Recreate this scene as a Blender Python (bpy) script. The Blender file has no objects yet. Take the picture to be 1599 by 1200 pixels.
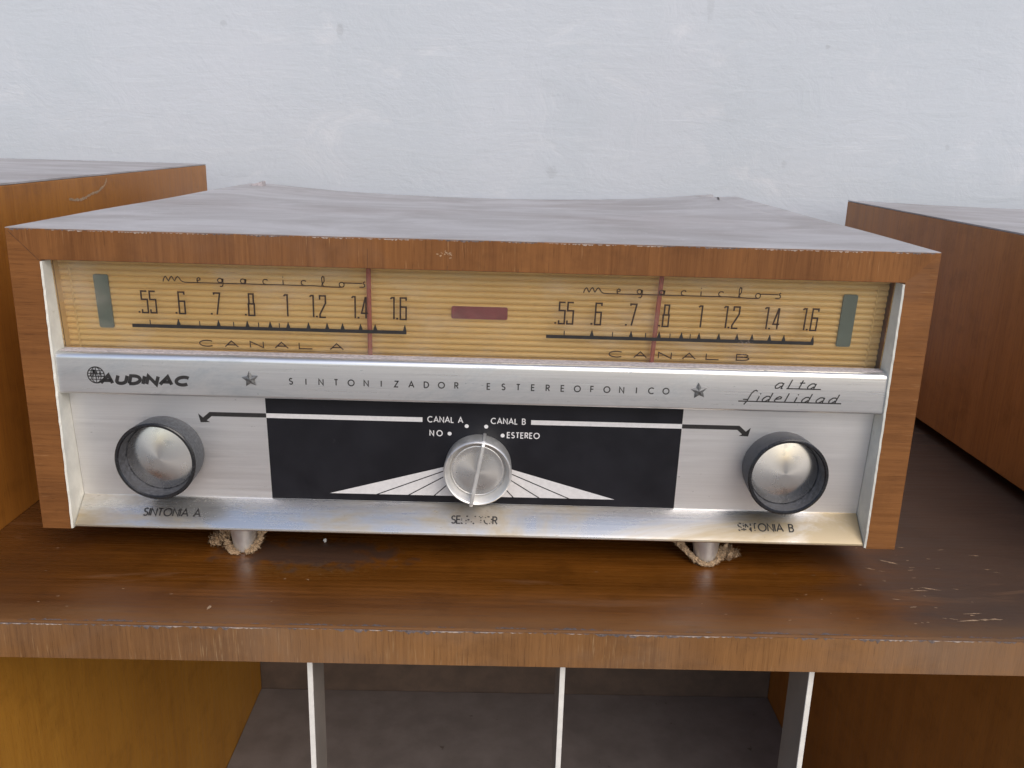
import bpy, bmesh, math, random
from mathutils import Vector, Matrix
random.seed(7)
R_ = math.radians
scene = bpy.context.scene
C = scene.collection

# ------------------------------------------------------------------ camera
cam_d = bpy.data.cameras.new('camera'); cam = bpy.data.objects.new('camera', cam_d); C.objects.link(cam)
PIT, YAW, ROL = -0.27513, 0.01557, 0.02774
fw = Vector((math.sin(YAW)*math.cos(PIT), math.cos(YAW)*math.cos(PIT), math.sin(PIT)))
rt = Vector((math.cos(YAW), -math.sin(YAW), 0)); up = rt.cross(fw)
c_, s_ = math.cos(ROL), math.sin(ROL)
r2 = c_*rt + s_*up; u2 = -s_*rt + c_*up
m = Matrix((r2, u2, -fw)).transposed().to_4x4(); m.translation = Vector((0.01256, -0.39689, 0.20993))
cam.matrix_world = m
cam_d.sensor_fit = 'HORIZONTAL'; cam_d.sensor_width = 36.0; cam_d.lens = 1374.39*36/1599
cam_d.clip_start = 0.01; cam_d.clip_end = 500
scene.camera = cam

# ------------------------------------------------------------------ light: open shade, soft daylight from front above
SUN_EL, SUN_AZ = R_(40), R_(156)          # azimuth measured clockwise from +Y
w = bpy.data.worlds.new('World'); scene.world = w; w.use_nodes = True
nt = w.node_tree; bg = nt.nodes['Background']
sky = nt.nodes.new('ShaderNodeTexSky'); sky.sky_type = 'NISHITA'; sky.sun_disc = False
sky.sun_elevation = SUN_EL; sky.sun_rotation = SUN_AZ
sky.air_density = 1.0; sky.dust_density = 2.0; sky.ozone_density = 1.0
nt.links.new(sky.outputs[0], bg.inputs[0]); bg.inputs[1].default_value = 0.13
sd = bpy.data.lights.new('sun', 'SUN'); sun = bpy.data.objects.new('sun', sd); C.objects.link(sun)
sd.energy = 1.1; sd.angle = R_(40); sd.color = (1.0, 0.955, 0.90)
sdir = Vector((math.sin(SUN_AZ)*math.cos(SUN_EL), math.cos(SUN_AZ)*math.cos(SUN_EL), math.sin(SUN_EL)))
sun.rotation_euler = sdir.to_track_quat('Z', 'Y').to_euler()
vs = scene.view_settings
vs.view_transform = 'Standard'; vs.look = 'None'; vs.gamma = 1.0; vs.use_curve_mapping = False
vs.exposure = 0.22
scene.cycles.max_bounces = 6; scene.cycles.diffuse_bounces = 3; scene.cycles.glossy_bounces = 3; scene.cycles.transparent_max_bounces = 6
scene.render.resolution_x = 1024; scene.render.resolution_y = 768

# ------------------------------------------------------------------ material helpers
class N:
    """tiny node-tree writer"""
    def __init__(s, name):
        s.m = bpy.data.materials.new(name); s.m.use_nodes = True; s.t = s.m.node_tree
        s.b = s.t.nodes['Principled BSDF']
        s.co = s.t.nodes.new('ShaderNodeTexCoord').outputs['Object']
    def new(s, typ, ins=None, **kw):
        n = s.t.nodes.new(typ)
        for k, v in kw.items(): setattr(n, k, v)
        for k, v in (ins or {}).items(): s.put(n.inputs[k], v)
        return n
    def put(s, sock, v):
        if isinstance(v, bpy.types.NodeSocket): s.t.links.new(v, sock)
        else: sock.default_value = v
    def mapv(s, scale, loc=(0,0,0), vec=None):
        return s.new('ShaderNodeMapping', {'Vector': vec or s.co, 'Scale': scale, 'Location': loc}).outputs[0]
    def noise(s, vec, scale=1.0, detail=4, rough=0.55, dist=0.0):
        return s.new('ShaderNodeTexNoise', {'Vector': vec, 'Scale': scale, 'Detail': detail, 'Roughness': rough, 'Distortion': dist}).outputs['Fac']
    def ramp(s, f, a, b, c0=0.0, c1=1.0):
        n = s.new('ShaderNodeMapRange', {'Value': f, 'From Min': a, 'From Max': b, 'To Min': c0, 'To Max': c1}); n.clamp = True
        n.interpolation_type = 'SMOOTHSTEP'
        return n.outputs[0]
    def mix(s, f, a, b):
        n = s.new('ShaderNodeMix', data_type='RGBA'); n.clamp_factor = True
        s.put(n.inputs[0], f); s.put(n.inputs[6], col(a)); s.put(n.inputs[7], col(b)); return n.outputs[2]
    def mul(s, f, a, b):
        n = s.new('ShaderNodeMix', data_type='RGBA', blend_type='MULTIPLY')
        s.put(n.inputs[0], f); s.put(n.inputs[6], col(a)); s.put(n.inputs[7], col(b)); return n.outputs[2]
    def math(s, op, a, b=0.0):
        n = s.new('ShaderNodeMath', operation=op); s.put(n.inputs[0], a); s.put(n.inputs[1], b); return n.outputs[0]
    def bump(s, h, strength=0.3, dist=0.0005, nrm=None):
        n = s.new('ShaderNodeBump', {'Height': h, 'Strength': strength, 'Distance': dist})
        if nrm: s.put(n.inputs['Normal'], nrm)
        return n.outputs[0]
    def spot(s, c, r, jag=0.35, nscale=200, soft=0.35):
        """irregular soft-edged stain: centre c, radii r (metres) in object space"""
        d = s.new('ShaderNodeVectorMath', {0: s.co, 1: c}, operation='SUBTRACT').outputs[0]
        d = s.new('ShaderNodeVectorMath', {0: d, 1: (1/r[0], 1/r[1], 1/r[2])}, operation='MULTIPLY').outputs[0]
        l = s.new('ShaderNodeVectorMath', {0: d}, operation='LENGTH').outputs['Value']
        n = s.__dict__.setdefault('nz%d' % nscale, None) or s.noise(s.co, nscale, 3, .65)
        s.__dict__['nz%d' % nscale] = n
        l = s.math('ADD', l, s.math('MULTIPLY', s.math('SUBTRACT', n, .5), jag*4))
        return s.ramp(l, 1+soft, 1-soft)
    def out(s, color=None, rough=None, normal=None, **kw):
        if color is not None: s.put(s.b.inputs['Base Color'], col(color))
        if rough is not None: s.put(s.b.inputs['Roughness'], rough)
        if normal is not None: s.put(s.b.inputs['Normal'], normal)
        for k, v in kw.items(): s.put(s.b.inputs[k.replace('_', ' ')], v)
        return s.m
def col(c):
    if isinstance(c, tuple) and len(c) == 3: return (*c, 1.0)
    return c

def wood(name, dark, light, axis, rough=(.3, .5), bumps=.25, fine=1.0, dust=None, worn=None, loc=(0,0,0), spec=.25, extra=None):
    n = N(name)
    def sc(a, b): v = [a, a, a]; v[axis] = b; return tuple(v)
    g1 = n.noise(n.mapv(sc(70*fine, 2.0), loc), 1, 4, .55, .5)
    g2 = n.noise(n.mapv(sc(620*fine, 18), loc), 1, 3, .6)
    g3 = n.noise(n.mapv(sc(2000*fine, 90), loc), 1, 1, .5)
    big = n.noise(n.mapv(sc(9, 5), loc), 1, 3, .5)
    f = n.math('ADD', n.math('MULTIPLY', g1, .38), n.math('MULTIPLY', g2, .40))
    f = n.math('ADD', f, n.math('MULTIPLY', big, .40))
    f = n.ramp(f, .24, .94)
    c = n.mix(f, dark, light)
    c = n.mul(n.ramp(g3, .60, .72, 0, .30), c, tuple(x*.5 for x in dark))
    r = n.ramp(g2, .3, .7, rough[0], rough[1])
    if worn:                                  # pale rubbed fibres
        wcol, lo = worn
        wm = n.math('MULTIPLY', n.ramp(n.noise(n.mapv(sc(900*fine, 45), loc), 1, 3, .7), lo, lo+.12), n.ramp(n.noise(n.mapv((22, 22, 22), loc), 1, 4, .6), .42, .7))
        c = n.mix(n.math('MULTIPLY', wm, .75), c, wcol)
    blot = n.ramp(n.noise(n.mapv((34, 34, 48), (loc[0]+9, loc[1], loc[2])), 1, 5, .65), .48, .72, 0, .34)
    c = n.mix(blot, c, tuple(x*.62 for x in dark))
    if dust:
        dcol, lo, hi, amt = dust
        dm = n.noise(n.mapv((7, 16, 10), loc), 1, 6, .62, .4)
        dm = n.ramp(dm, lo, hi, 0, amt)
        c = n.mix(dm, c, dcol); r = n.math('ADD', r, n.math('MULTIPLY', dm, .4))
    if extra: c, r = extra(n, c, r)
    nm = n.bump(n.math('ADD', g2, n.math('MULTIPLY', g3, .6)), bumps, .0003)
    return n.out(c, r, nm, Specular_IOR_Level=spec)

def flat(name, color, rough=.5, metal=0.0, var=.15, scale=300, bumps=0.0, dirt=None):
    n = N(name)
    f = n.noise(n.co, scale, 5, .6)
    c = n.mix(n.ramp(f, .3, .7), tuple(x*(1-var) for x in color), tuple(min(1, x*(1+var)) for x in color))
    r = n.ramp(f, .3, .7, rough*.85, min(1, rough*1.15))
    if dirt:
        dcol, lo, hi, sc_, amt = dirt
        dm = n.math('MULTIPLY', n.ramp(n.noise(n.co, sc_, 6, .65), lo, hi), amt)
        c = n.mix(dm, c, dcol); r = n.math('ADD', r, n.math('MULTIPLY', dm, .3))
    nm = n.bump(f, bumps, .0003) if bumps else None
    return n.out(c, r, nm, Metallic=metal)

M = {}
# woods -----------------------------------------------------------------
EDGE_D, EDGE_L = (.115, .041, .012), (.305, .125, .036)
M['veneer_v'] = wood('edge veneer upright grain', EDGE_D, EDGE_L, 2, (.42, .6), .3, worn=((.46, .25, .11), .58), dust=((.24, .165, .125), .50, .78, .38))
M['veneer_h'] = wood('edge veneer level grain', EDGE_D, EDGE_L, 0, (.42, .6), .3, worn=((.46, .25, .11), .58), dust=((.24, .165, .125), .50, .78, .38), loc=(3, 1, 2))
M['shelf_edge'] = wood('shelf edge veneer', (.125, .052, .016), (.31, .145, .048), 2, (.55, .75), .35, worn=((.40, .25, .12), .56), dust=((.22, .15, .105), .42, .74, .55), loc=(5, 2, 9))
def top_extra(n, c, r):
    f = n.noise(n.mapv((13, 24, 1)), 1, 6, .68, .6)
    sp = n.ramp(n.noise(n.co, 420, 3, .6), .67, .73)
    st = n.ramp(n.noise(n.mapv((26, 160, 1), (4, 8, 0)), 1, 4, .6), .66, .72)
    dcol = n.mix(n.ramp(f, .3, .7), (.36, .335, .33), (.52, .50, .505))
    dcol = n.mix(n.math('MULTIPLY', st, .5), dcol, (.22, .185, .17))
    dcol = n.mix(n.math('MULTIPLY', sp, .7), dcol, (.75, .74, .74))
    k = n.ramp(n.noise(n.mapv((8, 11, 8), (2, 2, 2)), 1, 5, .6), .28, .56, .70, .97)
    return n.mix(k, c, dcol), n.math('ADD', .42, n.math('MULTIPLY', f, .2))
M['dusty_top'] = wood('wood under a coat of dust', (.10, .05, .03), (.2, .1, .06), 0, extra=top_extra, bumps=.15)
M['wood_dark'] = wood('plain carcass wood', (.14, .05, .02), (.28, .11, .04), 1, (.35, .5), .2)
M['cab_left'] = wood('orange varnished veneer', (.28, .098, .016), (.50, .205, .036), 2, (.3, .42), .15, loc=(1, 4, 2))
M['cab_right'] = wood('red brown varnished veneer', (.27, .096, .024), (.52, .215, .062), 2, (.3, .45), .15, loc=(7, 4, 2))
M['lower_left'] = wood('amber varnished veneer', (.42, .17, .018), (.62, .29, .04), 2, (.35, .5), .12, loc=(2, 9, 2))
M['lower_right'] = wood('brown varnished veneer', (.34, .12, .020), (.55, .21, .040), 2, (.35, .5), .12, loc=(6, 1, 5))
def shelf_extra(n, c, r):
    # rubbed grey-brown right end, dull worn front strip, peeled patch beside the left foot
    x = n.new('ShaderNodeSeparateXYZ', {0: n.co}).outputs
    wob = n.noise(n.mapv((18, 40, 1)), 1, 5, .65)
    right = n.ramp(n.math('ADD', x[0], n.math('MULTIPLY', n.math('SUBTRACT', wob, .5), .10)), .165, .245)
    c = n.mix(n.math('MULTIPLY', right, .82), c, n.mix(wob, (.042, .031, .025), (.090, .064, .050)))
    r = n.math('ADD', r, n.math('MULTIPLY', right, .28))
    left = n.ramp(n.math('ADD', x[0], n.math('MULTIPLY', n.math('SUBTRACT', wob, .5), .12)), -.13, -.24)
    c = n.mix(n.math('MULTIPLY', left, .6), c, (.070, .030, .012))
    patch = n.spot((-.080, .016, 0), (.040, .014, .1), .7, 90, .35)
    c = n.mix(n.math('MULTIPLY', patch, .72), c, (.052, .036, .030)); r = n.math('ADD', r, n.math('MULTIPLY', patch, .3))
    patch2 = n.spot((-.084, -.001, 0), (.026, .007, .1), 1.3, 420, .25)
    c = n.mix(n.math('MULTIPLY', patch2, .12), c, (.30, .15, .04))
    front = n.ramp(n.math('ADD', x[1], n.math('MULTIPLY', n.math('SUBTRACT', wob, .5), .02)), -.034, -.050)
    c = n.mix(n.math('MULTIPLY', front, .40), c, (.26, .13, .05))
    r = n.math('ADD', r, n.ramp(n.math('ADD', x[1], n.math('MULTIPLY', wob, .03)), .012, -.025, 0, .24))
    rub = n.ramp(n.noise(n.mapv((9, 45, 1), (3, 3, 3)), 1, 5, .6, .8), .62, .72)
    c = n.mix(n.math('MULTIPLY', rub, .30), c, (.26, .13, .06))
    r = n.math('ADD', r, n.math('MULTIPLY', rub, .25))
    return c, r
M['shelf_top'] = wood('varnished shelf top', (.070, .022, .0035), (.27, .092, .012), 0, (.20, .34), .12, fine=.8, extra=shelf_extra, spec=.42, loc=(2, 2, 2))
M['pale_wood'] = flat('bare splintered wood', (.42, .28, .17), .8, 0, .35, 900)
M['lilac_chip'] = flat('greyed chipped edge', (.135, .105, .10), .75, 0, .4, 700)
M['chip_light'] = flat('light chipped edge', (.42, .33, .275), .8, 0, .3, 900)
M['grey_floor'] = flat('dusty grey compartment floor', (.25, .215, .20), .75, 0, .12, 40, .1, dirt=((.12, .09, .07), .68, .74, 60, .7))
M['back_brown'] = flat('brown hardboard', (.11, .075, .055), .8, 0, .2, 60, .1, dirt=((.4, .36, .33), .70, .76, 130, .6))
M['slat_face'] = flat('grey beige lacquer', (.24, .205, .175), .6, 0, .1, 80)
M['slat_edge'] = flat('cream lacquer edge', (.78, .74, .68), .55, 0, .06, 200)
# radio front -------------------------------------------------------------
M['liner'] = flat('cream inner lining', (.74, .72, .64), .6, 0, .08, 120, .15, dirt=((.42, .36, .28), .62, .74, 150, .5))
def brushed(name, color, rough, dirt_refl_col, amt, lo=.55, hi=.75, blot=28, bumps=.02, spk=(.68, .74)):
    n = N(name)
    s1 = n.noise(n.mapv((18, 1400, 1400)), 1, 3, .6)
    f = n.noise(n.mapv((blot, blot*3, blot*3)), 1, 6, .66, .5)
    sp = n.ramp(n.noise(n.mapv((200, 520, 520)), 1, 4, .65), spk[0], spk[1])
    c = n.mix(n.ramp(s1, .3, .7), tuple(x*.95 for x in color), color)
    d = n.ramp(f, lo, hi, 0, amt)
    c = n.mix(d, c, dirt_refl_col)
    c = n.mix(n.math('MULTIPLY', sp, .45), c, tuple(x*.45 for x in dirt_refl_col))
    r = n.math('ADD', n.ramp(s1, .3, .7, rough*.9, rough*1.1), n.math('MULTIPLY', d, .25))
    r = n.math('ADD', r, n.math('MULTIPLY', sp, .3))
    nm = n.bump(n.math('ADD', s1, n.math('MULTIPLY', f, .5)), bumps, .0003)
    return n.out(c, r, nm, Metallic=.92)
M['bar'] = brushed('satin aluminium bar', (.87, .87, .88), .30, (.46, .49, .52), .8, .47, .70, 13)  # grey-blue blotches put darker reflections into the bar's colour
M['plate'] = brushed('silver face plate', (.85, .84, .85), .48, (.70, .69, .66), .5, .5, .8, 12, .02, (.70, .76))
M['lip'] = brushed('worn lip with painted reflections', (.86, .85, .83), .25, (.50, .40, .25), .95, .40, .62, 9, .03, (.645, .73))  # warm blotches paint reflections into the metal colour, mixed with tarnish
M['alu'] = flat('satin aluminium', (.80, .79, .77), .42, .75, .06, 150, dirt=((.35, .27, .2), .64, .74, 120, .5))
def radial(name, color, rough):
    n = N(name)
    tg = n.new('ShaderNodeTangent', direction_type='RADIAL', axis='Z').outputs[0]
    f = n.noise(n.co, 160, 5, .6)
    d = n.ramp(f, .52, .74, 0, .5)
    c = n.mix(d, color, (.48, .45, .42))
    return n.out(c, n.math('ADD', rough, n.math('MULTIPLY', d, .2)), None, Metallic=1.0, Anisotropic=.85, Tangent=tg)
M['spun'] = radial('spun aluminium dish', (.76, .745, .735), .26)
M['knob_black'] = flat('dusty black plastic', (.045, .046, .052), .5, 0, .3, 500, .2, dirt=((.16, .16, .175), .35, .80, 500, .6))
M['knob_grey'] = flat('very dusty black plastic', (.05, .052, .056), .55, 0, .3, 600, .25, dirt=((.20, .21, .225), .32, .78, 900, .8))
M['knob_rim'] = flat('shiny black rim', (.016, .016, .018), .25, 0, .2, 400)
M['black_field'] = flat('black printed field', (.012, .012, .016), .42, 0, .15, 60, dirt=((.10, .10, .11), .68, .80, 260, .3))
M['black_field'].node_tree.nodes['Principled BSDF'].inputs['Specular IOR Level'].default_value = .28
M['ink'] = flat('black ink', (.022, .020, .020), .5, 0, .2, 500)
M['ink_grey'] = flat('worn dark ink', (.06, .058, .058), .5, 0, .3, 500)
M['ink_brown'] = flat('dial ink', (.035, .018, .012), .6, 0, .2, 500)
M['ink_white'] = flat('silver white print', (.72, .70, .70), .45, 0, .05, 500)
M['star'] = flat('tarnished star', (.16, .16, .16), .45, .5, .35, 900)
M['bar_dust'] = flat('dust on ledge', (.48, .43, .43), .9, 0, .25, 700, .3)
# dial ----------------------------------------------------------------------
n = N('gold fluted plastic')
f = n.noise(n.mapv((6, 1, 40)), 1, 4, .6)
f2 = n.noise(n.mapv((30, 1, 9)), 1, 5, .6)
gc = n.mix(n.ramp(f, .3, .7), (.70, .46, .155), (.84, .60, .26))
gc = n.mix(n.ramp(f2, .55, .75, 0, .4), gc, (.82, .60, .40))
M['gold'] = n.out(gc, .30, None)
M['window_green'] = flat('grey green tinted window', (.115, .165, .155), .45, 0, .08, 200)
M['window_red'] = flat('wine red tinted window', (.23, .045, .06), .45, 0, .12, 200)
n = N('translucent pinkish red needle')
tr = n.new('ShaderNodeBsdfTransparent', {'Color': (.95, .70, .62, 1)})
df = n.new('ShaderNodeBsdfDiffuse', {'Color': (.50, .16, .14, 1)})
m1 = n.new('ShaderNodeMixShader', {0: .62, 1: tr.outputs[0], 2: df.outputs[0]})
n.t.links.new(m1.outputs[0], n.t.nodes['Material Output'].inputs['Surface'])
M['needle'] = n.m
n = N('clear dial pane')
tr = n.new('ShaderNodeBsdfTransparent', {'Color': (.985, .97, .94, 1)})
gl = n.new('ShaderNodeBsdfGlossy', {'Roughness': .05, 'Color': (1, 1, 1, 1)})
hz = n.new('ShaderNodeBsdfDiffuse', {'Color': (.78, .70, .60, 1)})
fr = n.new('ShaderNodeFresnel', {'IOR': 1.45})
sm = n.ramp(n.noise(n.mapv((20, 10, 45)), 1, 6, .65), .46, .76, .02, .16)
m1 = n.new('ShaderNodeMixShader', {0: sm, 1: tr.outputs[0], 2: hz.outputs[0]})
m2 = n.new('ShaderNodeMixShader', {0: n.math('MULTIPLY', fr.outputs[0], .8), 1: m1.outputs[0], 2: gl.outputs[0]})
n.t.links.new(m2.outputs[0], n.t.nodes['Material Output'].inputs['Surface'])
M['pane'] = n.m
M['felt'] = flat('frayed felt', (.44, .31, .19), .95, 0, .4, 900, .6)
M['crumb'] = flat('white plaster crumb', (.8, .79, .76), .9, 0, .1, 900)
# wall ------------------------------------------------------------------------
n = N('limewashed plaster')
a = n.noise(n.mapv((2.2, 1, 1.6)), 1, 6, .6, .5)
b = n.noise(n.mapv((16, 16, 22)), 1, 7, .68, .8)
fine = n.noise(n.mapv((150, 150, 210)), 1, 4, .6)
c = n.mix(n.ramp(a, .32, .68), (.560, .597, .637), (.622, .642, .684))
c = n.mix(n.ramp(b, .52, .75, 0, .40), c, (.555, .595, .63))
c = n.mix(n.ramp(b, .46, .25, 0, .5), c, (.715, .72, .745))
for (cx, cz, rx, rz, amt) in [(.2046, .338, .0035, .017, .35), (.233, .385, .006, .004, .45), (-.146, .302, .003, .006, .6), (.06, .176, .005, .005, .5),
                              (-.004, .12, .003, .02, .3), (-.256, .305, .003, .003, .5), (.32, .30, .002, .002, .6), (.29, .19, .0025, .003, .5), (.10, .36, .005, .003, .3),
                              (-.45, .36, .002, .002, .5), (.45, .21, .002, .003, .4), (.05, .14, .002, .002, .5), (.15, .25, .10, .05, .12)]:
    k = n.spot((cx, .5, cz), (rx, 9, rz), .55, 420 if rx < .05 else 40, .4)
    c = n.mix(n.math('MULTIPLY', k, amt*.42), c, (.30, .31, .32))
br = n.noise(n.mapv((9, 9, 70), (1, 1, 1)), 1, 5, .7, 1.2)
c = n.mix(n.ramp(br, .55, .75, 0, .30), c, (.745, .75, .775))
c = n.mix(n.ramp(br, .42, .28, 0, .22), c, (.47, .50, .53))
sp = n.ramp(n.noise(n.mapv((120, 120, 75), (3, 1, 7)), 1, 4, .7), .74, .78)
c = n.mix(n.math('MULTIPLY', sp, .35), c, (.34, .36, .38))
hh = n.math('ADD', n.math('ADD', b, n.math('MULTIPLY', br, .35)), n.math('MULTIPLY', fine, .28))
M['wall'] = n.out(c, .9, n.bump(hh, .32, .003))
n = N('concrete yard')
f = n.noise(n.co, 5, 6, .6)
M['ground'] = n.out(n.mix(f, (.30, .27, .23), (.42, .38, .33)), .9, n.bump(f, .3, .004))

# ------------------------------------------------------------------ object helpers
def link(name, me, mat, parent=None, loc=None):
    o = bpy.data.objects.new(name, me); C.objects.link(o)
    for mm in (mat if isinstance(mat, (list, tuple)) else [mat]): me.materials.append(M[mm])
    if parent: o.parent = parent
    if loc: o.location = loc
    return o
def empty(name, loc=(0,0,0), rz=0):
    o = bpy.data.objects.new(name, None); C.objects.link(o); o.location = loc; o.rotation_euler = (0,0,rz); o.empty_display_size = .02
    return o
def tag(o, label=None, cat=None, group=None, kind=None):
    if label: o['label'] = label
    if cat: o['category'] = cat
    if group: o['group'] = group
    if kind: o['kind'] = kind
    return o
def from_bm(bm, name, smooth=False):
    me = bpy.data.meshes.new(name); bmesh.ops.recalc_face_normals(bm, faces=bm.faces[:]); bm.to_mesh(me); bm.free()
    if smooth:
        for p in me.polygons: p.use_smooth = True
    return me
def box(name, lo, hi, mat, parent=None, bev=0.0, seg=2):
    bm = bmesh.new(); bmesh.ops.create_cube(bm, size=1)
    for v in bm.verts:
        v.co = Vector([lo[i] + (v.co[i]+.5)*(hi[i]-lo[i]) for i in range(3)])
    if bev: bmesh.ops.bevel(bm, geom=bm.edges[:], offset=bev, segments=seg, profile=.6, affect='EDGES')
    return link(name, from_bm(bm, name), mat, parent)
def prism_x(name, prof, x0, x1, mat, parent=None, bev=0, smooth=False):
    """profile of (y,z) points swept along x"""
    bm = bmesh.new()
    a = [bm.verts.new((x0, y, z)) for y, z in prof]; b = [bm.verts.new((x1, y, z)) for y, z in prof]
    k = len(prof)
    for i in range(k): bm.faces.new((a[i], a[(i+1) % k], b[(i+1) % k], b[i]))
    bm.faces.new(a[::-1]); bm.faces.new(b)
    me = from_bm(bm, name)
    o = link(name, me, mat, parent)
    if smooth:
        for p in me.polygons: p.use_smooth = len(p.vertices) == 4
        me.set_sharp_from_angle(angle=R_(35))
    return o
def lathe(name, prof, mat, parent=None, seg=72, mats=None, loc=None, rot=None, sharp=35):
    """(r,z) profile about local Z; mats gives the material index of each profile span"""
    bm = bmesh.new(); rings = []
    for r, z in prof:
        if r < 1e-7: rings.append([bm.verts.new((0, 0, z))])
        else: rings.append([bm.verts.new((r*math.cos(2*math.pi*i/seg), r*math.sin(2*math.pi*i/seg), z)) for i in range(seg)])
    for k in range(len(rings)-1):
        A, B = rings[k], rings[k+1]
        for i in range(seg):
            j = (i+1) % seg
            if len(A) == 1 and len(B) == 1: continue
            vs_ = (A[0], B[i], B[j]) if len(A) == 1 else (A[i], B[0], A[j]) if len(B) == 1 else (A[i], B[i], B[j], A[j])
            f_ = bm.faces.new(vs_)
            if mats: f_.material_index = mats[k]
            f_.smooth = True
    me = from_bm(bm, name); me.set_sharp_from_angle(angle=R_(sharp))
    o = link(name, me, mat, parent, loc)
    if rot: o.rotation_euler = rot
    return o

# ------------------------------------------------------------------ printed strokes (flat ink on a plane)
def ribbon(bm, pts, wd, put, closed=False):
    pts = [Vector(p) for p in pts]
    q = [pts[0]]
    for p in pts[1:]:
        if (p-q[-1]).length > 1e-6: q.append(p)
    pts = q; k = len(pts)
    if k < 2: return
    L, Rr = [], []
    for i in range(k):
        if closed: d0, d1 = pts[i]-pts[i-1], pts[(i+1) % k]-pts[i]
        else:
            d0 = pts[i]-pts[i-1] if i > 0 else pts[1]-pts[0]
            d1 = pts[i+1]-pts[i] if i < k-1 else pts[-1]-pts[-2]
        d0 = d0.normalized(); d1 = d1.normalized()
        n0 = Vector((-d0.y, d0.x)); n1 = Vector((-d1.y, d1.x)); mm = n0+n1
        mm = n0 if mm.length < .35 else mm.normalized()
        s = wd/2/max(.45, mm.dot(n1))
        L.append(pts[i]+mm*s); Rr.append(pts[i]-mm*s)
    vl = [bm.verts.new(put(v)) for v in L]; vr = [bm.verts.new(put(v)) for v in Rr]
    for i in range(k if closed else k-1):
        j = (i+1) % k; bm.faces.new((vl[i], vr[i], vr[j], vl[j]))
def poly(bm, pts, put): bm.faces.new([bm.verts.new(put(Vector(p))) for p in pts])
def arc(cx, cy, rx, ry, a0, a1, n=14): return [(cx+rx*math.cos(R_(a0+(a1-a0)*i/n)), cy+ry*math.sin(R_(a0+(a1-a0)*i/n))) for i in range(n+1)]
GL = {
 'A': (.84, [[(0,0),(.42,1),(.84,0)], [(.15,.33),(.69,.33)]]),
 'B': (.56, [[(0,.54),(.28,.54)]+arc(.28,.77,.22,.23,-90,90,10)+[(0,1),(0,0),(.28,0)]+arc(.28,.27,.27,.27,-90,90,10)]),
 'C': (.86, [arc(.5,.5,.5,.5,48,312,22)]),
 'D': (.72, [[(0,0),(0,1),(.22,1)]+arc(.22,.5,.5,.5,90,-90,16)+[(0,0)]]),
 'E': (.48, [[(.48,1),(0,1),(0,0),(.48,0)], [(0,.52),(.44,.52)]]),
 'F': (.46, [[(.46,1),(0,1),(0,0)], [(0,.50),(.42,.50)]]),
 'I': (.0, [[(0,0),(0,1)]]),
 'L': (.44, [[(0,1),(0,0),(.44,0)]]),
 'N': (.70, [[(0,0),(0,1),(.70,0),(.70,1)]]),
 'O': (1.0, [arc(.5,.5,.5,.5,90,450,30)]),
 'R': (.54, [[(0,0),(0,1),(.26,1)]+arc(.26,.75,.25,.25,90,-90,10)+[(0,.5)], [(.24,.5),(.54,0)]]),
 'S': (.52, [arc(.27,.755,.23,.245,35,230,14)+arc(.26,.25,.26,.25,60,-150,14)]),
 'T': (.56, [[(0,1),(.56,1)], [(.28,1),(.28,0)]]),
 'U': (.66, [[(0,1),(0,.33)]+arc(.33,.33,.33,.33,180,360,12)+[(.66,1)]]),
 'Z': (.62, [[(.02,1),(.62,1),(0,0),(.62,0)]]),
 ' ': (.34, []),
 # tall condensed dial figures
 '1': (.16, [[(0,.94),(.06,1),(.16,1),(.16,0)]]),
 '2': (.26, [[(0,.82),(0,1),(.26,1),(.26,.66),(0,.14),(0,0),(.27,0)]]),
 '4': (.28, [[(.20,0),(.20,1)], [(.18,1),(.0,.24),(.29,.24)]]),
 '5': (.26, [[(.26,1),(0,1),(0,.62),(.26,.62),(.26,0),(0,0),(0,.16)]]),
 '6': (.26, [[(.26,.88),(.26,1),(0,1),(0,0),(.26,0),(.26,.58),(0,.58)]]),
 '7': (.26, [[(0,.92),(0,1),(.27,1),(.10,0)]]),
 '8': (.26, [[(0,.54),(0,0),(.26,0),(.26,.54),(0,.54),(.03,.60),(.03,1),(.23,1),(.23,.60),(.26,.54)]]),
 '.': (.05, [[(.025,-.01),(.025,.065)]]),
}
def text(bm, s, x, z, h, wd, put, xs=1.0, gap=.22, slant=0.0, span=None, align='l', wear=None, dotw=None):
    """stroke lettering in mm on a panel's (x,z) plane; span stretches the word to a given width"""
    ws = [GL[ch][0]*xs for ch in s]
    g = gap
    if span is not None and len(s) > 1: g = (span/h - sum(ws))/(len(s)-1)
    tot = sum(ws) + g*(len(s)-1)
    cx = x - (tot*h/2 if align == 'c' else 0)
    for i, ch in enumerate(s):
        for st in GL[ch][1]:
            pts = [(cx + (px*xs + py*slant)*h, z + py*h) for px, py in st]
            ww = wd if ch != '.' else (dotw or wd*1.25)
            if wear and wear[i] > 0:
                fine_ = []
                for a_, b_ in zip(pts, pts[1:]):
                    k = max(1, int(math.dist(a_, b_)/.28))
                    fine_ += [((a_[0]+(b_[0]-a_[0])*t/k), (a_[1]+(b_[1]-a_[1])*t/k)) for t in range(k)]
                fine_.append(pts[-1])
                run = []
                for p in fine_:
                    blot = math.sin(p[0]*3.1+p[1]*4.3)*.5 + math.sin(p[0]*7.7-p[1]*2.9)*.3 + random.uniform(-.2, .2)
                    if blot*.5+.5 < wear[i]:
                        if len(run) > 1: ribbon(bm, run, ww*random.uniform(.7, 1.1), put)
                        run = []
                    else: run.append(p)
                if len(run) > 1: ribbon(bm, run, ww, put)
            else: ribbon(bm, pts, ww, put)
        cx += (ws[i]+g)*h
def ink(name, bm, mat, parent): 
    me = bpy.data.meshes.new(name); bm.to_mesh(me); bm.free(); return link(name, me, mat, parent)

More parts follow.
